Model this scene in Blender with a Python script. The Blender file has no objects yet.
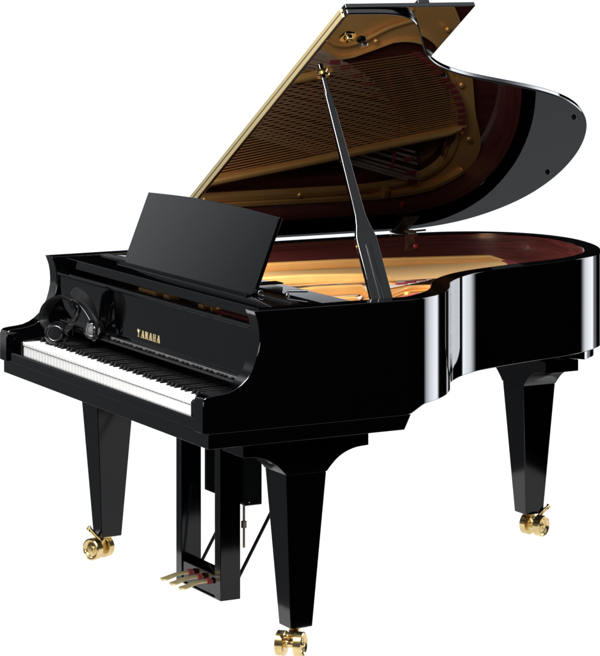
import bpy, bmesh, math, random
from mathutils import Vector, Matrix
random.seed(7)
D = bpy.data; SC = bpy.context.scene; COL = SC.collection
R = math.radians

# ------------------------------------------------------------ camera
cam = D.cameras.new('camera'); co = D.objects.new('camera', cam); COL.objects.link(co)
CAM = Vector((8.029, -3.2463, 2.0246)); YAW = 61.5883
co.location = CAM; co.rotation_euler = (R(90), 0, R(YAW))
cam.sensor_fit = 'VERTICAL'; cam.sensor_height = 36.0
cam.lens = 2647.2144 / 656 * 36.0
cam.shift_y = -(328 + 60.6394) / 656
cam.clip_end = 200; cam.clip_start = .1
SC.camera = co

# ------------------------------------------------------------ studio environment (light patches painted into the world background by direction)
w = D.worlds.new('World'); SC.world = w; w.use_nodes = True
nt = w.node_tree; nt.nodes.clear()
def N(t, **k):
    n = nt.nodes.new(t)
    for a, b in k.items(): setattr(n, a, b)
    return n
tc = N('ShaderNodeTexCoord'); sep = N('ShaderNodeSeparateXYZ'); nt.links.new(tc.outputs['Generated'], sep.inputs[0])
def M(op, a, b=None, c=None):
    n = N('ShaderNodeMath', operation=op)
    for i, v in enumerate((a, b, c)):
        if v is None: continue
        if isinstance(v, (int, float)): n.inputs[i].default_value = v
        else: nt.links.new(v, n.inputs[i])
    return n.outputs[0]
def SS(v, a, b):
    n = N('ShaderNodeMapRange', interpolation_type='SMOOTHSTEP'); nt.links.new(v, n.inputs[0])
    n.inputs[1].default_value = a; n.inputs[2].default_value = b
    n.inputs[3].default_value = 0; n.inputs[4].default_value = 1
    return n.outputs[0]
az0 = M('ARCTAN2', sep.outputs[1], sep.outputs[0])
az = M('MULTIPLY', M('MODULO', M('ADD', az0, 2 * math.pi), 2 * math.pi), 180 / math.pi)   # 0..360, 90 = behind the tail
el = M('MULTIPLY', M('ARCSINE', sep.outputs[2]), 180 / math.pi)
def band(a0, a1, a2, a3, v): return M('MULTIPLY', SS(v, a0, a1), M('SUBTRACT', 1.0, SS(v, a2, a3)))
back = M('MULTIPLY', band(124, 127, 172, 178, az), band(-28, -23, 3, 6, el))
backd = M('MULTIPLY', band(40, 60, 230, 240, az), M('SUBTRACT', 1.0, SS(el, -28, -23)))
front = band(176, 182, 232, 245, az)
blob = M('MULTIPLY', band(180, 190, 200, 207, az), band(-7, -2, 14, 22, el))
high = M('MULTIPLY', band(182, 190, 228, 240, az), band(24, 30, 46, 56, el))
strip = M('MULTIPLY', band(84, 94, 103, 105, az), band(-40, -30, 25, 32, el))
over = M('MULTIPLY', SS(el, 26, 42), M('SUBTRACT', 1.0, band(70, 92, 205, 230, az)))
tot = M('MULTIPLY', back, 1.12)
for s, k in ((backd, .26), (front, .15), (blob, .85), (high, 1.6), (strip, 6.3), (over, .8)):
    tot = M('ADD', tot, M('MULTIPLY', s, k))
tot = M('ADD', tot, .001)
bg = N('ShaderNodeBackground'); bg.inputs[0].default_value = (.93, .97, 1.03, 1); nt.links.new(tot, bg.inputs[1])
wo = N('ShaderNodeOutputWorld'); nt.links.new(bg.outputs[0], wo.inputs[0])

def area(name, loc, tgt, sx, sy, power, col=(1, 1, 1)):
    l = D.lights.new(name, 'AREA'); l.shape = 'RECTANGLE'; l.size = sx; l.size_y = sy; l.energy = power; l.color = col
    o = D.objects.new(name, l); COL.objects.link(o); o.location = loc
    o.rotation_euler = (Vector(tgt) - Vector(loc)).to_track_quat('-Z', 'Y').to_euler()
    return o
area('key_softbox', (2.7, -1.3, 3.7), (.7, 1.0, .9), 1.5, 1.5, 640, (1, .97, .93))
area('front_fill', (1.2, -4.2, 1.5), (.8, .2, .5), 1.6, 1.0, 45)  # added fill lamp from the front, brightens floor and keys
area('camera_side_fill', (4.6, -2.6, .95), (.8, .9, .3), 1.0, .8, 40)  # added fill lamp beside the camera, reaches under the case
area('underfloor_fill', (.70, 1.12, -.03), (.70, 1.12, 1), 1.88, 2.10, 14.8)  # lamp added below the floor to wash out shadows

SC.view_settings.view_transform = 'Standard'; SC.view_settings.look = 'None'
SC.view_settings.exposure = 0; SC.view_settings.gamma = 1
SC.cycles.max_bounces = 10; SC.cycles.glossy_bounces = 8

# ------------------------------------------------------------ materials
def mat(name, col, rough=.4, metal=0., ior=1.5, noise=None, bump=None, coat=0., spec=None):
    m = D.materials.new(name); m.use_nodes = True; t = m.node_tree; b = t.nodes['Principled BSDF']
    b.inputs['Base Color'].default_value = (*col, 1); b.inputs['Roughness'].default_value = rough
    b.inputs['Metallic'].default_value = metal; b.inputs['IOR'].default_value = ior
    if coat: b.inputs['Coat Weight'].default_value = coat; b.inputs['Coat Roughness'].default_value = .04
    if spec is not None: b.inputs['Specular IOR Level'].default_value = spec
    tcn = t.nodes.new('ShaderNodeTexCoord'); mp = t.nodes.new('ShaderNodeMapping'); t.links.new(tcn.outputs['Object'], mp.inputs[0])
    if noise:   # (scale xyz, colour a, colour b, detail)
        sc_, ca, cb, det = noise
        mp.inputs['Scale'].default_value = sc_
        nz = t.nodes.new('ShaderNodeTexNoise'); nz.inputs['Scale'].default_value = 1; nz.inputs['Detail'].default_value = det
        t.links.new(mp.outputs[0], nz.inputs[0])
        r = t.nodes.new('ShaderNodeValToRGB'); r.color_ramp.elements[0].position = .35; r.color_ramp.elements[1].position = .68
        r.color_ramp.elements[0].color = (*ca, 1); r.color_ramp.elements[1].color = (*cb, 1)
        t.links.new(nz.outputs[0], r.inputs[0]); t.links.new(r.outputs[0], b.inputs['Base Color'])
    if bump:
        s, st = bump
        nb = t.nodes.new('ShaderNodeTexNoise'); nb.inputs['Scale'].default_value = s; nb.inputs['Detail'].default_value = 3
        t.links.new(tcn.outputs['Object'], nb.inputs[0])
        bp = t.nodes.new('ShaderNodeBump'); bp.inputs['Strength'].default_value = st; bp.inputs['Distance'].default_value = .002
        t.links.new(nb.outputs[0], bp.inputs['Height']); t.links.new(bp.outputs[0], b.inputs['Normal'])
    return m
BLK = mat('black_polyester', (.0004, .00045, .0006), .045, ior=1.5)
LIDM = mat('black_lid_lacquer', (.0004, .00045, .0006), .015, ior=1.75)
LEGM = mat('black_leg_lacquer', (.0004, .0004, .0006), .10, spec=.27, bump=(3, .02))
SAT = mat('black_satin', (.004, .0045, .005), .16)
MAHO = mat('mahogany', (.1, .02, .02), .34, noise=((12, 1.3, 130), (.060, .013, .013), (.14, .030, .030), 6), bump=(60, .03), coat=.15)
GOLD = mat('bronze_gold_paint', (.8, .42, .09), .38, .55, noise=((5, 5, 5), (.66, .35, .105), (.78, .44, .15), 3), bump=(300, .12))
BRASS = mat('polished_brass', (.86, .7, .38), .2, 1., noise=((30, 30, 30), (.52, .39, .17), (.68, .53, .27), 3))
LEAF = mat('hinge_brass', (.72, .6, .32), .42, .85)
SND = mat('varnished_soundboard', (.2, .08, .04), .3, noise=((140, 3, 1), (.038, .009, .007), (.07, .018, .012), 3))
FELT = mat('red_felt', (.15, .010, .014), .9, bump=(900, .3))
COPPER = mat('copper_wound_wire', (.92, .56, .24), .4, .95)
STEEL = mat('steel_wire', (.95, .84, .74), .36, .85)
IVORY = mat('white_key_resin', (.86, .87, .86), .22, noise=((40, 8, 8), (.46, .47, .475), (.51, .515, .52), 2))
EBONY = mat('black_key_resin', (.002, .002, .0022), .22, spec=.3)
DARKM = mat('dark_bronze_metal', (.26, .2, .15), .3, .9)
RED = mat('red_knob', (.6, .03, .03), .15)
PLAST = mat('headphone_plastic', (.002, .002, .0025), .2, spec=.35, bump=(300, .02))
LEATH = mat('headphone_leatherette', (.002, .002, .0022), .5, spec=.16, bump=(250, .4))
TRIM = mat('headphone_trim', (.06, .06, .065), .3, .9)
CHROME = mat('chrome', (.7, .71, .73), .12, 1.)
FLOOR = mat('translucent_white_floor', (.9, .9, .9), .9, noise=((3, 3, 3), (.89, .89, .89), (.9, .9, .9), 2), spec=0.0)  # floor made translucent so the added lamp below turns it evenly white
_t = FLOOR.node_tree; _mx = _t.nodes.new('ShaderNodeMixShader'); _tr = _t.nodes.new('ShaderNodeBsdfTranslucent')
_tr.inputs[0].default_value = (.95, .95, .95, 1); _mx.inputs[0].default_value = .97
_t.links.new(_t.nodes['Principled BSDF'].outputs[0], _mx.inputs[1]); _t.links.new(_tr.outputs[0], _mx.inputs[2])
_t.links.new(_mx.outputs[0], _t.nodes['Material Output'].inputs[0])

# ------------------------------------------------------------ helpers
def tag(o, label=None, cat=None, group=None, kind=None):
    for k, v in (('label', label), ('category', cat), ('group', group), ('kind', kind)):
        if v: o[k] = v
    return o
def empty(name, loc=(0, 0, 0)):
    o = D.objects.new(name, None); COL.objects.link(o); o.location = loc; o.empty_display_size = .1; return o
def obj(name, bm, m, parent=None, bevel=0, seg=2, smooth=40, ms=None):
    bmesh.ops.remove_doubles(bm, verts=bm.verts, dist=1e-6)
    bmesh.ops.recalc_face_normals(bm, faces=bm.faces)
    for f in bm.faces: f.smooth = True
    for e in bm.edges:
        if len(e.link_faces) == 2: e.smooth = e.calc_face_angle(0) < R(smooth)
        else: e.smooth = False
    me = D.meshes.new(name); bm.to_mesh(me); bm.free()
    for mm in (ms or [m]): me.materials.append(mm)
    o = D.objects.new(name, me); COL.objects.link(o)
    if parent is not None:
        o.parent = parent
        bpy.context.view_layer.update()
        o.matrix_parent_inverse = parent.matrix_world.inverted()
    if bevel:
        b = o.modifiers.new('bevel', 'BEVEL'); b.width = bevel; b.segments = seg; b.limit_method = 'ANGLE'; b.angle_limit = R(38); b.harden_normals = True
    return o
def box(bm, x0, x1, y0, y1, z0, z1, mi=0):
    v = [bm.verts.new((x, y, z)) for x in (x0, x1) for y in (y0, y1) for z in (z0, z1)]
    for idx in ((0, 1, 3, 2), (4, 6, 7, 5), (0, 4, 5, 1), (2, 3, 7, 6), (0, 2, 6, 4), (1, 5, 7, 3)):
        f = bm.faces.new([v[i] for i in idx]); f.material_index = mi
    return v
def tbox(bm, a, b):   # hexahedron from two quads (bottom a, top b)
    va = [bm.verts.new(p) for p in a]; vb = [bm.verts.new(p) for p in b]
    bm.faces.new(va[::-1]); bm.faces.new(vb)
    for i in range(4): bm.faces.new((va[i], va[(i + 1) % 4], vb[(i + 1) % 4], vb[i]))
def extr(bm, pts, axis, a, b, mi=0):   # extrude 2D polygon along axis ('x': pts=(y,z); 'y': pts=(x,z); 'z': pts=(x,y))
    def P(p, t): return {'x': (t, p[0], p[1]), 'y': (p[0], t, p[1]), 'z': (p[0], p[1], t)}[axis]
    va = [bm.verts.new(P(p, a)) for p in pts]; vb = [bm.verts.new(P(p, b)) for p in pts]
    fs = [bm.faces.new(va[::-1]), bm.faces.new(vb)]
    n = len(pts)
    for i in range(n): fs.append(bm.faces.new((va[i], va[(i + 1) % n], vb[(i + 1) % n], vb[i])))
    for f in fs: f.material_index = mi
    return va, vb
def lathe(bm, prof, c, axis, n=28):   # prof [(r, t)], along axis vector from c
    ax = Vector(axis).normalized(); u = ax.orthogonal().normalized(); v = ax.cross(u); c = Vector(c)
    rings = []
    for r, t in prof:
        if r < 1e-6: rings.append([bm.verts.new(c + ax * t)])
        else: rings.append([bm.verts.new(c + ax * t + (u * math.cos(2 * math.pi * k / n) + v * math.sin(2 * math.pi * k / n)) * r) for k in range(n)])
    for A, B in zip(rings, rings[1:]):
        for k in range(n):
            k2 = (k + 1) % n
            if len(A) == 1 and len(B) == 1: continue
            if len(A) == 1: bm.faces.new((A[0], B[k], B[k2]))
            elif len(B) == 1: bm.faces.new((A[k], A[k2], B[0]))
            else: bm.faces.new((A[k], A[k2], B[k2], B[k]))
    return rings
def rod(bm, a, b, r, n=12):
    a = Vector(a); b = Vector(b); L = (b - a).length
    lathe(bm, [(0, 0), (r, 0), (r, L), (0, L)], a, b - a, n)
def sweep(bm, path, w_, t_, wdirs=None, caps=True, n=12):   # elliptic section swept along path; w along wdir, t along normal
    rings = []
    for i, p in enumerate(path):
        p = Vector(p); a = Vector(path[max(i - 1, 0)]); b = Vector(path[min(i + 1, len(path) - 1)])
        T = (b - a).normalized(); wd = Vector(wdirs[i] if isinstance(wdirs, list) else wdirs)
        wd = (wd - T * wd.dot(T)).normalized(); nn = T.cross(wd)
        ww = w_[i] if isinstance(w_, list) else w_; tt = t_[i] if isinstance(t_, list) else t_
        ring = []
        for k in range(n):
            an = 2 * math.pi * k / n; ca, sa = math.cos(an), math.sin(an)
            ca = math.copysign(abs(ca) ** .6, ca); sa = math.copysign(abs(sa) ** .6, sa)
            ring.append(bm.verts.new(p + wd * ca * ww / 2 + nn * sa * tt / 2))
        rings.append(ring)
    for A, B in zip(rings, rings[1:]):
        for k in range(n): bm.faces.new((A[k], A[(k + 1) % n], B[(k + 1) % n], B[k]))
    if caps: bm.faces.new(rings[0]); bm.faces.new(rings[-1][::-1])
def catmull(P, k=10, closed=False):
    out = []; n = len(P)
    rng = range(n) if closed else range(n - 1)
    for i in rng:
        g = (lambda j: P[j % n]) if closed else (lambda j: P[max(0, min(n - 1, j))])
        p0, p1, p2, p3 = g(i - 1), g(i), g(i + 1), g(i + 2)
        for s in range(k):
            t = s / k
            out.append(tuple(.5 * ((2 * b) + (-a + c) * t + (2 * a - 5 * b + 4 * c - d) * t * t + (-a + 3 * b - 3 * c + d) * t ** 3) for a, b, c, d in zip(p0, p1, p2, p3)))
    if not closed: out.append(tuple(P[-1]))
    return out
def relax(P, it, lo=1, hi=None):
    P = [tuple(p) for p in P]; hi = hi or len(P) - 1
    for _ in range(it):
        Q = P[:]
        for i in range(lo, hi): Q[i] = tuple((a + 2 * b + c) / 4 for a, b, c in zip(P[i - 1], P[i], P[i + 1]))
        P = Q
    return P
def resample(P, d):
    out = [P[0]]; acc = 0
    for a, b in zip(P, P[1:]):
        L = math.dist(a, b)
        if L == 0: continue
        t = d - acc
        while t <= L:
            out.append(tuple(x + (y - x) * t / L for x, y in zip(a, b))); t += d
        acc = (acc + L) % d if t - d <= L else acc + L
        acc = L - (t - d)
    if math.dist(out[-1], P[-1]) > d * .3: out.append(P[-1])
    else: out[-1] = P[-1]
    return out
def offset(P, d):   # open 2D path, offset to the left
    out = []
    for i, p in enumerate(P):
        a = P[max(i - 1, 0)]; b = P[min(i + 1, len(P) - 1)]
        tx, ty = b[0] - a[0], b[1] - a[1]; L = math.hypot(tx, ty) or 1
        out.append((p[0] - ty / L * d, p[1] + tx / L * d))
    return out

W = 1.49; H = .99
# ------------------------------------------------------------ setting
bm = bmesh.new(); extr(bm, [(-.20, .11), (1.60, .11), (1.60, 2.13), (-.20, 2.13)], 'z', -.004, 0)
tag(obj('floor', bm, FLOOR), kind='structure')

# ------------------------------------------------------------ grand piano
G = empty('grand_piano', (.745, .9, 0))
tag(G, 'black polished grand piano with its lid propped open', 'grand piano')

# outer rim outline (treble arm -> tail -> spine)
ctrl = [(W, .30), (W, .45), (W, .58), (1.490, .63), (1.490, .665), (1.487, .686), (1.481, .700), (1.473, .714), (1.457, .742), (1.439, .768), (1.420, .794), (1.400, .819), (1.378, .842), (1.354, .863), (1.329, .883), (1.303, .902), (1.276, .919), (1.255, .932), (1.215, .957), (1.175, .991), (1.124, 1.047), (1.081, 1.11), (1.049, 1.175),
        (1.016, 1.27), (.985, 1.38), (.960, 1.48), (.943, 1.55), (.924, 1.613), (.897, 1.670), (.857, 1.732), (.808, 1.790), (.68, 1.874), (.54, 1.925), (.39, 1.945), (.24, 1.915), (.11, 1.825), (.03, 1.68), (.002, 1.50), (0, 1.35), (0, .9), (0, .6), (0, .30)]
out = relax(resample(catmull(ctrl, 16), .004), 26)
TH = .058
inn = offset(out, TH)
inn[0] = (W - TH, .30); inn[-1] = (TH, .30)
n = len(out)
def zbot(p):
    y = p[1]
    if y < .655: return .661
    if y < .72: return .661 + .022 * math.sin((y - .655) / .065 * math.pi / 2)
    return .683
cheek = [(.30, .661), (-.013, .661), (-.013, .745), (-.009, .757), (.0, .7625), (.02, .765), (.045, .767), (.066, .770), (.088, .7775), (.106, .788), (.124, .803), (.139, .823),
         (.150, .846), (.158, .871), (.1625, .893), (.1635, .915), (.162, .938), (.158, .960), (.150, .982), (.146, .990), (.30, .990)]
bm = bmesh.new()
rings = []
for p, q in zip(out, inn):
    zb = zbot(p)
    rings.append([bm.verts.new((p[0], p[1], zb)), bm.verts.new((p[0], p[1], H)), bm.verts.new((q[0], q[1], H)), bm.verts.new((q[0], q[1], zb))])
for A, B in zip(rings, rings[1:]):
    for k in range(4): bm.faces.new((A[k], A[(k + 1) % 4], B[(k + 1) % 4], B[k]))
for xo, xi in ((W, W - TH), (0, TH)):
    va = [bm.verts.new((xo, *p)) for p in cheek]; vb = [bm.verts.new((xi, *p)) for p in cheek]
    bm.faces.new(va); bm.faces.new(vb[::-1])
    m_ = len(cheek)
    for i in range(m_ - 1): bm.faces.new((va[i], va[i + 1], vb[i + 1], vb[i]))   # last edge (joint at y=.30) left open: the band continues there
rim = obj('rim', bm, BLK, G, bevel=.0022); rim.modifiers['bevel'].harden_normals = False
# mahogany veneer lining the inside of the rim
bm = bmesh.new()
i2 = offset(inn, .0025); a = []
for p, q in zip(inn, i2):
    p = offset([inn[0]], 0)[0] if False else p
    a.append([bm.verts.new((p[0], p[1], .80)), bm.verts.new((p[0], p[1], H - .004)), bm.verts.new((q[0], q[1], H - .006)), bm.verts.new((q[0], q[1], .80))])
for A, B in zip(a, a[1:]):
    for k in (1, 2, 3): bm.faces.new((A[k], A[(k + 1) % 4], B[(k + 1) % 4], B[k]))
obj('rim_lining', bm, MAHO, G)
# lower tier of the rim + case bottom beams
mid = [i for i, p in enumerate(out) if p[1] > (1.70 if p[0] > .5 else .74)]
lo_o = [offset(out, .022)[i] for i in mid]; lo_i = [offset(out, .075)[i] for i in mid]
bm = bmesh.new(); a = []
for p, q in zip(lo_o, lo_i): a.append([bm.verts.new((p[0], p[1], .650)), bm.verts.new((p[0], p[1], .70)), bm.verts.new((q[0], q[1], .70)), bm.verts.new((q[0], q[1], .650))])
for A, B in zip(a, a[1:]):
    for k in range(4): bm.faces.new((A[k], A[(k + 1) % 4], B[(k + 1) % 4], B[k]))
bm.faces.new(a[0]); bm.faces.new(a[-1][::-1])
obj('lower_rim', bm, BLK, G, bevel=.002)
bm = bmesh.new()
extr(bm, [(.45, 1.69), (.60, 1.69), (.645, 1.705), (.665, 1.735), (.66, 1.79), (.60, 1.83), (.45, 1.83)], 'z', .6170, .69); box(bm, .08, 1.41, .66, .74, .69, .75)
tbox(bm, [(.70, .73, .65), (.78, .73, .65), (.46, 1.67, .65), (.38, 1.67, .65)], [(.70, .73, .72), (.78, .73, .72), (.46, 1.67, .72), (.38, 1.67, .72)])
obj('case_beams', bm, SAT, G, bevel=.003)

# key bed with the slanted ends
bm = bmesh.new(); extr(bm, [(.002, .618), (.630, .618), (.652, .6605), (.002, .6605)], 'x', -.001, W + .004)
obj('key_bed', bm, BLK, G, bevel=.0015)
bm = bmesh.new(); extr(bm, [(-.004, .662), (.012, .662), (.012, .690), (.009, .6935), (-.001, .6935), (-.004, .690)], 'x', TH + .001, W - TH - .001)
obj('key_slip', bm, BLK, G, bevel=.001)
for xa, xb in ((TH + .001, .1305), (1.3595, W - TH - .001)):
    bm = bmesh.new(); extr(bm, [(.013, .662), (.19, .662), (.19, .775), (.15, .772), (.13, .748), (.02, .736), (.013, .730)], 'x', xa, xb)
    obj('key_block', bm, BLK, G, bevel=.002)

# keys
x0 = .1325; kw = 1.225 / 52
bm = bmesh.new(); extr(bm, [(.016, .682), (.018, .682), (.018, .722), (.10, .722), (.22, .722), (.22, .732), (.017, .732), (.0135, .7305), (.0135, .722), (.016, .719)], 'x', x0 + .0008, x0 + kw - .0008)
wk = obj('white_key', bm, IVORY, G, bevel=.0012)
for i in range(1, 52):
    c = wk.copy(); COL.objects.link(c); c.location.x += i * kw; c.location.z += random.uniform(-.0002, .0002)
bm = bmesh.new(); tbox(bm, [(-.0055, .063, .731), (.0055, .063, .731), (.0055, .22, .731), (-.0055, .22, .731)], [(-.0042, .071, .7445), (.0042, .071, .7445), (.0042, .22, .7445), (-.0042, .22, .7445)])
bk = obj('black_key', bm, EBONY, G, bevel=.0012)
first = True; base = bk.location.copy()
for i in range(51):
    nt_ = 'ABCDEFG'[i % 7]
    if nt_ in 'BE': continue
    off = {'A': .002, 'C': -.002, 'D': .002, 'F': -.0025, 'G': 0}[nt_]
    o = bk if first else bk.copy()
    if not first: COL.objects.link(o)
    first = False
    o.location = base + Vector((x0 + (i + 1) * kw + off, 0, 0))

# fallboard
bm = bmesh.new()
fp = [(.158, .776), (.150, .779), (.149, .792), (.152, .7955), (.166, .798), (.1695, .86), (.171, .918), (.1705, .929), (.166, .9295), (.163, .933), (.163, .939), (.168, .943), (.185, .943), (.190, .935), (.190, .776)]
extr(bm, fp, 'x', TH + .003, W - TH - .003)
fb = obj('fallboard', bm, BLK, G, bevel=.0008)
bm = bmesh.new(); extr(bm, [(.1500, .770), (.156, .770), (.156, .7775), (.1500, .7775)], 'x', .1325, 1.3575)
obj('felt_strip', bm, EBONY, fb)
# maker's lettering
S = {'Y': [((0, 1), (.5, .48), .17), ((1, 1), (.5, .48), .10), ((.5, .5), (.5, 0), .17), ((-.12, .97), (.25, .97), .07), ((.75, .97), (1.1, .97), .07), ((.28, .03), (.72, .03), .07)],
     'A': [((.08, 0), (.5, 1), .09), ((.5, 1), (.92, 0), .18), ((.25, .33), (.75, .33), .07), ((-.1, .03), (.28, .03), .07), ((.7, .03), (1.12, .03), .07)],
     'M': [((.08, 0), (.08, 1), .09), ((.1, 1), (.5, .12), .17), ((.5, .12), (.9, 1), .09), ((.92, 0), (.92, 1), .17), ((-.1, .03), (.26, .03), .07), ((.72, .03), (1.12, .03), .07), ((-.08, .97), (.12, .97), .07), ((.9, .97), (1.1, .97), .07)],
     'H': [((.12, 0), (.12, 1), .17), ((.88, 0), (.88, 1), .17), ((.1, .5), (.9, .5), .07), ((-.08, .03), (.32, .03), .07), ((.68, .03), (1.08, .03), .07), ((-.08, .97), (.32, .97), .07), ((.68, .97), (1.08, .97), .07)]}
lh = .0215; lw = .0165; gap = .0115
bm = bmesh.new(); cx = .675
for ch in 'YAMAHA':
    for i, (p, q, t) in enumerate(S[ch]):
        a = Vector((cx + p[0] * lw, .811 + p[1] * lh)); b = Vector((cx + q[0] * lw, .811 + q[1] * lh)); d = (b - a).normalized(); nn = Vector((-d.y, d.x)) * t * lw * .78
        pts = [a - nn, b - nn, b + nn, a + nn]
        e = i * .00003
        va = [bm.verts.new((p_.x, .1670 + (p_.y - .80) * .055, p_.y)) for p_ in pts]; vb = [bm.verts.new((p_.x, .1650 - e + (p_.y - .80) * .055, p_.y)) for p_ in pts]
        bm.faces.new(va); bm.faces.new(vb[::-1])
        for k in range(4): bm.faces.new((va[k], va[(k + 1) % 4], vb[(k + 1) % 4], vb[k]))
    cx += lw + gap
tag(obj('lettering', bm, LEAF, fb), 'brass inlaid capital letters reading YAMAHA')

# front tray that carries the music desk
bm = bmesh.new()
extr(bm, [(.196, .956), (.205, .954), (.25, .962), (.500, .968), (.500, .984), (.496, .987), (.200, .987), (.196, .984)], 'x', TH + .002, W - TH - .002)
obj('desk_tray', bm, BLK, G, bevel=.001)
# action seen through the slot under the tray
bm = bmesh.new()
box(bm, TH + .002, W - TH - .002, .26, .27, .90, .966, 3)
box(bm, .52, W - TH - .002, .225, .259, .925, .932, 1)
box(bm, 1.10, W - TH - .004, .222, .258, .9325, .940, 0)
for x, l_ in ((.56, .13), (.74, .04), (.98, .035), (1.06, .012)):
    tbox(bm, [(x, .224, .9322), (x + l_, .224, .9322), (x + l_ + .02, .25, .9322), (x + .02, .25, .9322)], [(x, .224, .944), (x + l_ * .9, .224, .944), (x + l_, .25, .946), (x + .02, .25, .946)])
for f in list(bm.faces)[18:]: f.material_index = 2
obj('action_rail', bm, FELT, G, ms=[FELT, MAHO, COPPER, EBONY])

# music desk: leaning panel with bowed top edge
MD = None
yb = .294; zb_ = .990; tilt = R(68.5)
def dk(x, s, t): return (x, yb + s * math.cos(tilt) - t * math.sin(tilt) * -1, zb_ + s * math.sin(tilt) - t * math.cos(tilt))
bm = bmesh.new(); ol = []
xl, xr = .295, 1.197
for i in range(25):
    f = i / 24; ol.append((xl + .002 + (xr - xl - .002) * f, .237 + .011 * math.sin(math.pi * f) + .002 * f))
poly = [(xl + .012, 0), (xl, .010)] + ol + [(xr, .008), (xr - .012, 0)]
va = [bm.verts.new(dk(x, s, 0)) for x, s in poly]; vb = [bm.verts.new(dk(x, s, .012)) for x, s in poly]
bm.faces.new(va); bm.faces.new(vb[::-1])
for i in range(len(poly)): bm.faces.new((va[i], va[(i + 1) % len(poly)], vb[(i + 1) % len(poly)], vb[i]))
desk = obj('music_desk', bm, BLK, G, bevel=.0018)
for x in (.42, 1.178):
    bm = bmesh.new(); rod(bm, (x - .012, yb + .018, .996), (x + .028, yb + .018, .996), .006); box(bm, x - .008, x + .008, yb + .012, yb + .032, .9875, 1.0); 
    lathe(bm, [(0, 0), (.007, .001), (.008, .005), (0, .009)], (x + .028, yb + .018, .998), (1, 0, 0), 12)
    obj('desk_hinge', bm, CHROME, desk, bevel=.0005)
bm = bmesh.new(); extr(bm, [(.270, .9875), (.288, .9875), (.288, .9925), (.2735, .9935), (.2735, .998), (.270, .998)], 'x', xl, xr)
obj('desk_lip', bm, BLK, desk, bevel=.0008)
for q_ in ((.08, .29, .31, .335, .993), (1.20, 1.40, .31, .335, .993), (.95, 1.0, .42, .5, .992)):
    bm = bmesh.new(); box(bm, q_[0], q_[1], q_[2], q_[3], .9875, q_[4]); obj('desk_slide', bm, SAT, G, bevel=.001)
bm = bmesh.new(); rod(bm, (1.21, .40, .997), (1.235, .455, .9965), .004); lathe(bm, [(0, 0), (.006, 0), (.007, .004), (0, .008)], (1.21, .40, .9875), (0, 0, 1), 12)
obj('desk_stay', bm, CHROME, desk)

# ------------------------------------------------------------ iron plate, soundboard, strings
open_ = [(1.30, .53), (1.14, .64), (.95, .76), (.82, .90), (.70, 1.03), (.635, 1.12), (.645, 1.23), (.69, 1.33), (.69, 1.45), (.62, 1.57), (.48, 1.65), (.33, 1.70), (.22, 1.69), (.15, 1.60), (.115, 1.40), (.11, .9), (.11, .53)]
op = relax(resample(catmull(open_, 8) + [(.75, .53), (1.24, .53), (1.30, .53)], .015), 5)
inl0 = [(x, y) for x, y in offset(out, TH + .016)]
inl0 = [(W - TH - .016, .215)] + inl0[1:-1] + [(TH + .016, .215)]
inl_s = inl0 + [inl0[0]]                                    # soundboard outline
pl_ = catmull([(W - TH - .016, .60), (1.395, .69), (1.33, .78), (1.20, .86), (1.08, .98), (.98, 1.14), (.93, 1.30), (.885, 1.45), (.81, 1.57), (.68, 1.66), (.54, 1.72), (.40, 1.77), (.26, 1.83), (.16, 1.80), (.085, 1.70), (.074, 1.5)], 8)
inl_c = [(W - TH - .016, .215), (W - TH - .016, .4)] + pl_ + [(.074, .215), (W - TH - .016, .215)]
C0 = Vector((.52, .98))
def hit(loop, th):
    d = Vector((math.cos(th), math.sin(th))); best = None
    for a, b in zip(loop, loop[1:]):
        a = Vector(a) - C0; b = Vector(b) - C0; e = b - a; den = d.x * e.y - d.y * e.x
        if abs(den) < 1e-9: continue
        t = (a.x * e.y - a.y * e.x) / den; s = (a.x * d.y - a.y * d.x) / den
        if t > 0 and -1e-6 <= s <= 1 + 1e-6 and (best is None or t > best): best = t
    return C0 + d * best
bm = bmesh.new(); rg = []; NN = 260
for k in range(NN):
    th = 2 * math.pi * k / NN; o_ = hit(inl_c, th); i_ = hit(op, th)
    w1 = i_.lerp(o_, min(.9, .018 / max((o_ - i_).length, .02)))
    rg.append([bm.verts.new((*o_, .872)), bm.verts.new((*o_, .884)), bm.verts.new((*w1, .884)), bm.verts.new((*w1, .897)), bm.verts.new((*i_, .900)), bm.verts.new((*i_, .862))])
for k in range(NN):
    A, B = rg[k], rg[(k + 1) % NN]
    for j in range(5): bm.faces.new((A[j], A[j + 1], B[j + 1], B[j]))
PL = obj('iron_plate', bm, GOLD, G, smooth=50)
# outer flange lip of the plate along the wall
bm = bmesh.new(); rg = []
fl0 = offset(out, TH + .012); fl1 = offset(out, TH + .030)
for p, q in zip(fl0, fl1):
    if p[1] < .55 or p[0] > .2 or p[1] > 1.78: continue
    rg.append([bm.verts.new((*p, .868)), bm.verts.new((*p, .903)), bm.verts.new((*q, .903)), bm.verts.new((*q, .868))])
for A, B in zip(rg, rg[1:]):
    for j in range(4): bm.faces.new((A[j], A[(j + 1) % 4], B[(j + 1) % 4], B[j]))
bm.faces.new(rg[0]); bm.faces.new(rg[-1][::-1])
obj('plate_flange', bm, GOLD, PL, bevel=.004)
struts = [((.155, .50), (.36, 1.72)), ((.50, .50), (.60, 1.12)), ((.86, .50), (.80, .90)), ((1.10, .50), (1.03, .74))]
for (ax_, ay_), (bx_, by_) in struts:
    bm = bmesh.new(); path = [Vector((ax_ + (bx_ - ax_) * t, ay_ + (by_ - ay_) * t, z)) for t, z in ((0, .905), (.05, .928), (.5, .932), (.94, .925), (1, .90))]
    sweep(bm, path, .023, .034, (1, 0, 0), n=16)
    obj('plate_strut', bm, GOLD, PL)
bm = bmesh.new(); box(bm, .078, .118, 1.452, 1.474, .86, .917)
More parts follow.
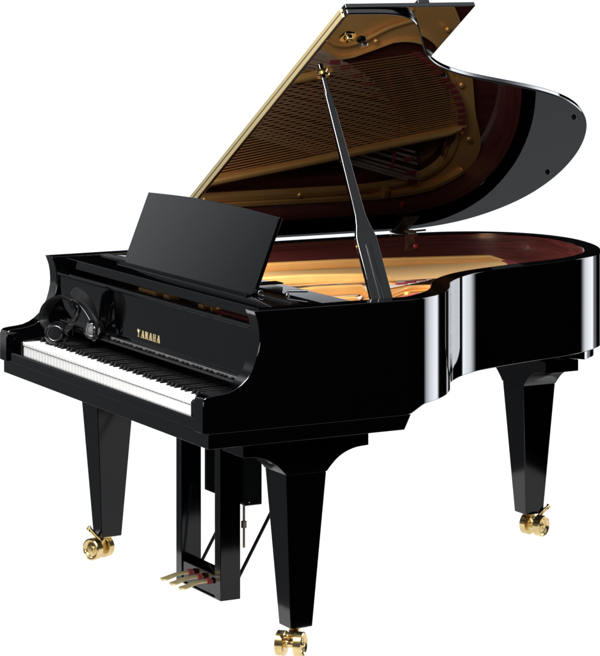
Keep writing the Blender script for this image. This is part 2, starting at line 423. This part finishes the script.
obj('plate_lug', bm, GOLD, PL, bevel=.004)
for x, y in [(.105, .75), (.105, 1.12), (.30, 1.76), (.52, 1.67), (.70, 1.58), (.82, 1.42), (.70, 1.28), (.80, 1.05), (1.06, .90), (1.30, .72)]:
    bm = bmesh.new(); lathe(bm, [(.011, 0), (.011, .007), (.008, .010), (0, .010)], (x, y, .897), (0, 0, 1), 6); obj('plate_bolt', bm, GOLD, PL, bevel=.001)
bm = bmesh.new(); sweep(bm, catmull([(.86, .92, .897), (.75, 1.04, .899), (.69, 1.13, .900), (.70, 1.22, .900), (.75, 1.32, .899), (.78, 1.42, .897)], 8), .013, .013, (1, 0, 0), n=12); obj('plate_ridge', bm, GOLD, PL)
bm = bmesh.new()
vs = [bm.verts.new((*hit(inl_s, 2 * math.pi * k / 240), .845)) for k in range(240)]; bm.faces.new(vs)
vs2 = [bm.verts.new((*hit(inl_s, 2 * math.pi * k / 240), .835)) for k in range(240)]; bm.faces.new(vs2[::-1])
for k in range(240): bm.faces.new((vs[k], vs[(k + 1) % 240], vs2[(k + 1) % 240], vs2[k]))
obj('soundboard', bm, SND, G)
# bridges
bm = bmesh.new(); sweep(bm, catmull([(1.20, .57, .86), (1.0, .70, .86), (.80, .84, .86), (.62, .98, .86), (.40, 1.18, .86), (.22, 1.36, .86)], 8), .03, .035, (1, .3, 0))
obj('bridge', bm, MAHO, G)
bm = bmesh.new(); sweep(bm, catmull([(.27, 1.56, .87), (.42, 1.56, .87), (.56, 1.46, .87)], 8), .03, .04, (.2, 1, 0))
obj('bridge', bm, MAHO, G)
# strings
def string(bm, a, b, r, n=5):
    a = Vector(a); b = Vector(b); T = (b - a).normalized(); u = T.cross(Vector((0, 0, 1))).normalized(); v = u.cross(T)
    A = [bm.verts.new(a + (u * math.cos(2 * math.pi * k / n) + v * math.sin(2 * math.pi * k / n)) * r) for k in range(n)]
    B = [bm.verts.new(b + (u * math.cos(2 * math.pi * k / n) + v * math.sin(2 * math.pi * k / n)) * r) for k in range(n)]
    for k in range(n): bm.faces.new((A[k], A[(k + 1) % n], B[(k + 1) % n], B[k]))
bm = bmesh.new(); bf = bmesh.new()
for i in range(38):
    f = i / 37
    jx = random.uniform(-.0007, .0007); a = (.10 + .42 * f + jx, .40, .915); b = (.35 + .31 * f - jx, 1.72 - .26 * f * f, .918)
    string(bm, a, b, .0024 - .0008 * f)
    bx = Vector(a).lerp(Vector(b), 1.0)
    if i % 3 != 2: box(bf, bx.x - .003, bx.x + .003, bx.y - .035, bx.y - .005, .914, .924)
tag(obj('bass_strings', bm, COPPER, G), kind='stuff'); tag(obj('bass_felts', bf, FELT, G), kind='stuff')
hc = catmull([(.13, 1.60), (.34, 1.50), (.55, 1.30), (.67, 1.08), (.75, .93), (.95, .79), (1.14, .66), (1.28, .56)], 20)
bm = bmesh.new(); bf = bmesh.new()
for i in range(62):
    f = i / 61; p = hc[int(f * (len(hc) - 1))]
    for j in range(3):
        xx = .50 + .87 * f + (j - 1) * .0032
        string(bm, (xx, .40, .902), (p[0] + (j - 1) * .0032, p[1], .904), .0010)
    if i % 2 and f < .4: box(bf, p[0] - .008, p[0] + .006, p[1] - .05, p[1] - .012, .900, .910)
tag(obj('plain_strings', bm, STEEL, G), kind='stuff'); tag(obj('string_felts', bf, FELT, G), kind='stuff')
for crv in ([(.20, 1.46, .9105), (.40, 1.44, .9105), (.60, 1.34, .9105)], [(.16, .74, .9075), (.40, .72, .9075), (.75, .66, .9075), (1.0, .60, .9075)], [(.24, 1.66, .9105), (.42, 1.64, .9105), (.58, 1.53, .9105)], [(.30, 1.28, .898), (.50, 1.08, .898), (.74, .86, .898)]):
    bm = bmesh.new(); sweep(bm, catmull(crv, 10), .012, .003, (.2, 1, 0), n=8); obj('stringing_braid', bm, FELT, G)
bm = bmesh.new()
for i in range(200):
    bx = TH + .06 + i * .0063
    for r_ in range(2 if i % 2 else 1): lathe(bm, [(.003, 0), (.003, .028), (.0, .029)], (bx, .27 + .03 * (i % 3) + .08 * r_, .898), (0, 0, 1), 6)
tag(obj('tuning_pins', bm, STEEL, G), kind='stuff')
bm = bmesh.new()
for i in range(64):
    x = .10 + i * .0175 + (.02 if i > 25 else 0)
    box(bm, x, x + .009, .545, .60, .925, .948, 0); box(bm, x, x + .009, .547, .598, .9175, .9245, 1)
tag(obj('dampers', bm, EBONY, G, ms=[EBONY, FELT]), kind='stuff')

# ------------------------------------------------------------ lid (hinged along the spine)
TL = R(32.4); HZ = 1.0003; T1 = .0195
def lp(x, y, t): return (x * math.cos(TL) - t * math.sin(TL), y, HZ + x * math.sin(TL) + t * math.cos(TL))
lc = [(1.503, .569), (1.503, .65), (1.500, .725), (1.480, .795), (1.428, .853), (1.355, .899), (1.27, .955), (1.185, 1.04), (1.12, 1.155), (1.075, 1.28), (1.03, 1.42), (.975, 1.572), (.90, 1.713), (.79, 1.83), (.65, 1.908), (.50, 1.948), (.35, 1.95), (.21, 1.908), (.10, 1.815), (.03, 1.69), (-.002, 1.52), (-.004, 1.35), (-.004, .9), (-.004, .569)]
lo = relax(resample(catmull(lc, 12), .014), 16)
bm = bmesh.new()
va = [bm.verts.new(lp(x, y, 0)) for x, y in lo]; vb = [bm.verts.new(lp(x, y, T1)) for x, y in lo]
bm.faces.new(va); bm.faces.new(vb[::-1])
for i in range(len(lo)): bm.faces.new((va[i], va[(i + 1) % len(lo)], vb[(i + 1) % len(lo)], vb[i]))
LID = obj('lid', bm, LIDM, G, bevel=.0045, seg=4)
# front flap folded back on top of the lid
def slab(bm, x0_, x1_, y0_, y1_, t0, t1):
    tbox(bm, [lp(x0_, y0_, t0), lp(x1_, y0_, t0), lp(x1_, y1_, t0), lp(x0_, y1_, t0)], [lp(x0_, y0_, t1), lp(x1_, y0_, t1), lp(x1_, y1_, t1), lp(x0_, y1_, t1)])
bm = bmesh.new(); slab(bm, -.004, 1.505, .569, 1.018, T1 + .001, T1 + .0155)
obj('front_flap', bm, LIDM, LID, bevel=.002)
for t0, t1 in ((.0040, .0182), (.0215, .0335)):
    bm = bmesh.new(); slab(bm, .02, 1.478, .5650, .5685, t0, t1); obj('piano_hinge_leaf', bm, LEAF, LID, bevel=.0004)
bm = bmesh.new(); a_ = Vector(lp(.02, .5645, .0200)); b_ = Vector(lp(1.478, .5645, .0200)); rod(bm, a_, b_, .0014, 8); obj('piano_hinge_pin', bm, DARKM, LID)
bm = bmesh.new(); slab(bm, 1.462, 1.500, .825, .865, T1 + .0165, T1 + .030); obj('flap_stop', bm, SAT, LID, bevel=.002)
for x, y in ((1.115, 1.10), (.80, 1.775), (.40, 1.895)):
    bm = bmesh.new(); c = Vector(lp(x, y, 0)); nrm = Vector(lp(0, 0, -1)) - Vector(lp(0, 0, 0)); lathe(bm, [(.008, 0), (.0075, .007), (.005, .009), (0, .009)], c, nrm, 16); obj('rubber_bumper', bm, EBONY, LID)
nrm = (Vector(lp(0, 0, -1)) - Vector(lp(0, 0, 0))).normalized()
bm = bmesh.new(); lathe(bm, [(.026, 0), (.026, .003), (.021, .004), (.015, .003), (.014, .012), (.011, .013), (.009, .004), (0, .004)], lp(1.369, .634, 0), nrm, 24)
obj('prop_cup', bm, BRASS, LID)
bm = bmesh.new(); lathe(bm, [(.006, 0), (.006, .003), (.014, .006), (.016, .011), (.012, .017), (0, .019)], lp(1.335, .70, 0), nrm, 20); obj('lid_knob', bm, DARKM, LID)
# hinges on the spine
for y in (.78, 1.50):
    bm = bmesh.new()
    rod(bm, (-.012, y - .034, .9985), (-.012, y + .034, .9985), .0065)
    box(bm, TH + .003, TH + .0065, y - .018, y + .032, .935, .992)
    box(bm, -.010, TH + .006, y - .03, y + .03, .9912, .9935)
    pl = [lp(.004, y - .03, -.001), lp(.11, y - .03 - .01, -.001), lp(.11, y + .03 - .01, -.001), lp(.004, y + .03, -.001)]
    pt = [lp(.004, y - .03, -.004), lp(.11, y - .04, -.004), lp(.11, y + .02, -.004), lp(.004, y + .03, -.004)]
    tbox(bm, pl, pt)
    box(bm, .045, .075, y - .012, y + .02, .998, 1.006); rod(bm, (.075, y, 1.004), (.085, y + .052, 1.007), .0035)
    hg = obj('lid_hinge', bm, DARKM, G, bevel=.0006)
    bm = bmesh.new(); lathe(bm, [(.004, 0), (.004, .008), (.009, .010), (.010, .016), (.006, .020), (0, .021)], (TH + .0065, y + .014, .951), (1, 0, 0), 16); obj('hinge_knob', bm, RED, hg)
    bm = bmesh.new()
    for dz, dy in ((.978, .008), (.950, -.010)): lathe(bm, [(.003, 0), (.003, .0012), (0, .002)], (TH + .0065, y + dy, dz), (1, 0, 0), 10)
    rod(bm, (TH + .0085, y - .014, .962), (TH + .0085, y + .004, .957), .0016); obj('hinge_screw', bm, CHROME, hg)

# lid prop
B0 = Vector((1.405, .610, .965)); T0 = Vector((1.064, .583, 1.672)); ax = (T0 - B0).normalized()
wd = Vector((.30, .95, 0)); wd = (wd - ax * wd.dot(ax)).normalized(); td = ax.cross(wd)
L_ = (T0 - B0).length
prof = [(0, .060), (.02, .064), (.255, .063), (.27, .060), (.285, .055), (.31, .044), (.35, .034), (.42, .031), (.60, .0265), (.84, .021), (.85, .016), (.97, .015)]
bm = bmesh.new(); rg = []
for s, ww in prof:
    th_ = .026 if s < .27 else (.022 if s < .84 else .015)
    c = B0 + ax * (s * L_)
    rg.append([bm.verts.new(c + wd * a * ww / 2 + td * b * th_ / 2) for a, b in ((-1, -1), (1, -1), (1, 1), (-1, 1))])
for A, B in zip(rg, rg[1:]):
    for j in range(4): bm.faces.new((A[j], A[(j + 1) % 4], B[(j + 1) % 4], B[j]))
bm.faces.new(rg[0][::-1]); bm.faces.new(rg[-1])
PR = obj('lid_prop', bm, BLK, G, bevel=.0035, seg=3)
side = td if td.x > 0 else -td
if side.x < 0: side = -side
bm = bmesh.new()
pth = [B0 + ax * (s * L_) + side * .0132 for s in (.015, .08, .15, .235)]
sweep(bm, pth, .018, .003, wd, n=16); obj('prop_slot', bm, EBONY, PR)
bm = bmesh.new()
pth = [B0 + ax * (s * L_) + side * .0152 + wd * d_ for s, d_ in ((.02, .004), (.06, .004), (.09, -.001), (.13, -.005), (.22, -.005))]
sweep(bm, pth, [.006, .006, .005, .003, .002], .003, wd, n=8); sweep(bm, [B0 + ax * (s * L_) + side * .0152 - wd * .006 for s in (.02, .10)], .004, .003, wd, n=8)
obj('short_prop', bm, SAT, PR)
bm = bmesh.new(); cc = B0 + ax * (.915 * L_)
lathe(bm, [(.009, 0), (.019, .001), (.022, .005), (.018, .010), (.012, .013), (.017, .017), (.019, .021), (.012, .025), (.009, .026)], cc, ax, 24); obj('prop_collar', bm, BRASS, PR)
bm = bmesh.new(); box(bm, 1.375, 1.428, .575, .665, .955, .972); rod(bm, (1.40, .565, .975), (1.40, .675, .975), .006); obj('prop_hinge', bm, CHROME, G, bevel=.001)
bm = bmesh.new(); tbox(bm, [(1.36, .66, .955), (1.43, .66, .955), (1.415, .745, .955), (1.33, .775, .955)], [(1.36, .66, .975), (1.43, .66, .975), (1.415, .745, .977), (1.33, .775, .984)]); obj('felt_pad', bm, FELT, G, bevel=.002)

# ------------------------------------------------------------ legs
def caster(pt, adir, parent, lever, tr):
    a = Vector((math.cos(R(adir)), math.sin(R(adir)), 0))
    bm = bmesh.new(); p = Vector(pt)
    lathe(bm, [(.018, .0), (.018, -.006), (.010, -.008), (.010, -.02), (0, -.02)], (p.x, p.y, .0725), (0, 0, 1), 20)
    c = Vector((p.x + tr[0], p.y + tr[1], .0355)); rod(bm, c - a * .034, c + a * .034, .0115, 20)
    sw = Vector((-a.y, a.x, 0)); pz = Vector((p.x, p.y, .062)); sweep(bm, [c, c.lerp(pz, .35) + Vector((0, 0, .006)), c.lerp(pz, .75) + Vector((0, 0, .004)), pz], .030, .022, a, n=12); box(bm, p.x - .024, p.x + .024, p.y - .024, p.y + .024, .0695, .0728)
    cs = obj('caster', bm, BRASS, parent, bevel=0)
    for s in (-1, 1):
        bm = bmesh.new(); prof_ = [(0, .005), (.006, .005), (.008, .0), (.010, -.001), (.012, -.004), (.022, -.004), (.026, .002), (.031, .004), (.0355, .002), (.0355, -.020), (.030, -.022), (.012, -.022), (0, -.020)]
        lathe(bm, prof_, c + a * s * .036, a * s, 32); obj('caster_wheel', bm, BRASS, parent)
    bm = bmesh.new(); l0 = c + Vector((0, 0, .022)) + a * .008; lv = Vector(lever); rod(bm, l0, l0 + lv, .0062, 12)
    lathe(bm, [(0, -.004), (.008, -.003), (.009, .003), (0, .005)], l0 + lv, lv, 12)
    rod(bm, l0 + lv * .8 - a * .010, l0 + lv * .8 + a * .010, .0025, 8); obj('brake_lever', bm, BRASS, parent)
def leg(cx, cy, alongx, cast_dir, lever, tr):
    # profile axis u (bracket direction) and v
    def P(u, v, z): return (cx + (u if alongx else v), cy + (v if alongx else u), z)
    root = None
    bm = bmesh.new()
    b, t = .0352, .0655
    tz = .516
    tbox(bm, [P(-b, -b, .073), P(b, -b, .073), P(b, b, .073), P(-b, b, .073)], [P(-t + .001, -t + .001, tz), P(t - .001, -t + .001, tz), P(t - .001, t - .001, tz), P(-t + .001, t - .001, tz)])
    lg = obj('leg', bm, LEGM, G, bevel=.0025)
    bm = bmesh.new()
    half = [(t, .5165), (t + .012, .530), (t + .035, .551), (t + .062, .566), (t + .095, .5755), (t + .135, .5785), (.2015, .5785), (.2015, .6165)]
    cv = catmull(half[:6], 5) + half[6:]
    pr = [(-u, z) for u, z in cv][::-1] + cv
    va = [bm.verts.new(P(u, -t, z)) for u, z in pr]; vb = [bm.verts.new(P(u, t, z)) for u, z in pr]
    bm.faces.new(va); bm.faces.new(vb[::-1])
    for i in range(len(pr)): bm.faces.new((va[i], va[(i + 1) % len(pr)], vb[(i + 1) % len(pr)], vb[i]))
    obj('bracket', bm, LEGM, lg, bevel=.0006, smooth=30)
    caster((cx, cy, 0), cast_dir, lg, lever, tr)
    return lg
leg(1.396, .328, False, 44, (.010, -.040, .010), (.045, -.040))
leg(.094, .328, False, 113, (0, -.040, .044), (.006, -.034))
leg(.466, 1.732, True, 21, (.012, .042, .040), (.027, .005))

# ------------------------------------------------------------ pedal lyre
bm = bmesh.new(); box(bm, .58, .95, .33, .43, .600, .6175)
LY = obj('pedal_lyre', bm, BLK, G, bevel=.002)
for x in (.615, .883):
    bm = bmesh.new(); box(bm, x - .0205, x + .0205, .336, .404, .030, .5995); obj('lyre_post', bm, LEGM, LY, bevel=.0025)
bm = bmesh.new(); box(bm, .638, .860, .340, .400, .036, .100); box(bm, .6365, .8615, .335, .408, .030, .0355)
obj('pedal_box', bm, LEGM, LY, bevel=.003)
for x in (.708, .772, .836):
    bm = bmesh.new()
    pth = catmull([(x, .352, .078), (x, .330, .078), (x, .310, .079), (x, .285, .078), (x, .262, .072), (x, .245, .068), (x, .232, .067)], 4)
    nW = len(pth); ww = [.014 + .022 * (1 / (1 + math.exp(-(i / (nW - 1) - .55) * 14))) for i in range(nW)]; ww[-1] *= .45; ww[-2] *= .78; ww[-3] *= .93
    tt = [.010 - .003 * i / nW for i in range(nW)]; tt[-1] = .004
    sweep(bm, pth, ww, tt, (1, 0, 0), n=14); pd = obj('pedal', bm, LEAF, LY)
    bm = bmesh.new(); box(bm, x - .009, x + .009, .322, .3375, .071, .087); obj('pedal_felt', bm, FELT, LY, bevel=.001)
bm = bmesh.new(); box(bm, .64, .918, .412, .470, .312, .612); U = obj('control_unit', bm, SAT, G, bevel=.003)
bm = bmesh.new(); lathe(bm, [(.003, 0), (.003, .0015), (0, .002)], (.918, .425, .325), (1, 0, 0), 10); obj('screw', bm, CHROME, U)
for x in (.635, .885):
    bm = bmesh.new(); rod(bm, (x, .403, .085), (x, .735, .640), .0055); obj('lyre_brace', bm, EBONY, LY)
bm = bmesh.new(); rod(bm, (.885, .425, .312), (.885, .425, .18), .004); rod(bm, (.885, .425, .26), (.885, .425, .24), .009); obj('pedal_rod', bm, DARKM, LY)
bm = bmesh.new(); rod(bm, (.75, .425, .312), (.75, .40, .10), .004); obj('pedal_rod', bm, DARKM, LY)

# ------------------------------------------------------------ headphones on the keys
HP = empty('headphones', (.20, .085, .745))
tag(HP, 'black over-ear headphones lying on the bass end of the keyboard', 'headphones')
def cup(c, nrm, r):
    nrm = Vector(nrm).normalized()
    bm = bmesh.new(); lathe(bm, [(0, .013), (r * .5, .0135), (r * .54, .0155), (r * .72, .0155), (r * .92, .009), (r, 0), (r, -.008), (r * .92, -.012), (0, -.012)], c, nrm, 36); cp = obj('ear_cup', bm, PLAST, HP)
    bm = bmesh.new(); lathe(bm, [(r * .90, -.012), (r * 1.02, -.016), (r * 1.05, -.022), (r * .98, -.028), (r * .75, -.030), (r * .55, -.024), (0, -.022)], c, nrm, 36); obj('ear_cushion', bm, LEATH, cp)
    bm = bmesh.new()
    u = nrm.orthogonal().normalized(); v = nrm.cross(u)
    ring = [Vector(c) + nrm * .0155 + (u * math.cos(a) + v * math.sin(a)) * r * .62 for a in [2 * math.pi * k / 32 for k in range(33)]]
    sweep(bm, ring, .0022, .0022, nrm, n=6); obj('trim_ring', bm, TRIM, cp)
    return cp
c1 = Vector((.245, .080, .770)); c2 = Vector((.43, .128, .802))
cup(c1, (.80, -.55, .15), .037); cup(c2, (.80, -.45, .1), .031)
apex = Vector((.335, .100, .884))
bm = bmesh.new()
p1 = catmull([c1 + Vector((-.02, -.014, .012)), (.190, .062, .806), (.205, .066, .848), (.245, .080, .880), (.295, .093, .893), apex], 8)
sweep(bm, p1, [.022 + .018 * math.sin(math.pi * i / (len(p1) - 1)) for i in range(len(p1))], .013, [(.1, .9, .1)] * len(p1), n=14); obj('headband', bm, LEATH, HP)
bm = bmesh.new()
p2 = catmull([apex, (.347, .112, .862), (.335, .110, .832), (.310, .100, .800), c1 + Vector((.028, .014, .006))], 8)
sweep(bm, p2, .020, .011, [(.4, .8, .2)] * len(p2), n=12); obj('yoke', bm, PLAST, HP)
bm = bmesh.new()
sweep(bm, [Vector(p) + Vector((-.007, -.006, .0)) for p in p2[6:28]], .007, .004, (.8, -.4, 0), n=8); obj('slider', bm, CHROME, HP)
bm = bmesh.new()
p3 = catmull([apex + Vector((-.014, 0, -.016)), (.345, .103, .905), (.390, .111, .897), (.432, .121, .866), (.455, .129, .830), c2 + Vector((.012, 0, .012))], 8)
sweep(bm, p3, [.050 - .022 * i / len(p3) for i in range(len(p3))], .014, [(.75, -.2, -.55)] * len(p3), n=16); obj('headband', bm, LEATH, HP)
bm = bmesh.new()
sweep(bm, [Vector(p) + Vector((.002, -.014, -.016)) for p in p3[8:28]], .008, .004, [(.7, -.6, -.25)] * 20, n=8); obj('slider', bm, CHROME, HP)
bm = bmesh.new()
sweep(bm, catmull([c2 + Vector((.01, 0, .022)), c2 + Vector((.024, -.004, .010)), c2 + Vector((.026, -.006, -.012)), c2 + Vector((.012, -.004, -.030))], 6), .014, .010, (.3, .9, 0), n=10); obj('yoke', bm, PLAST, HP)
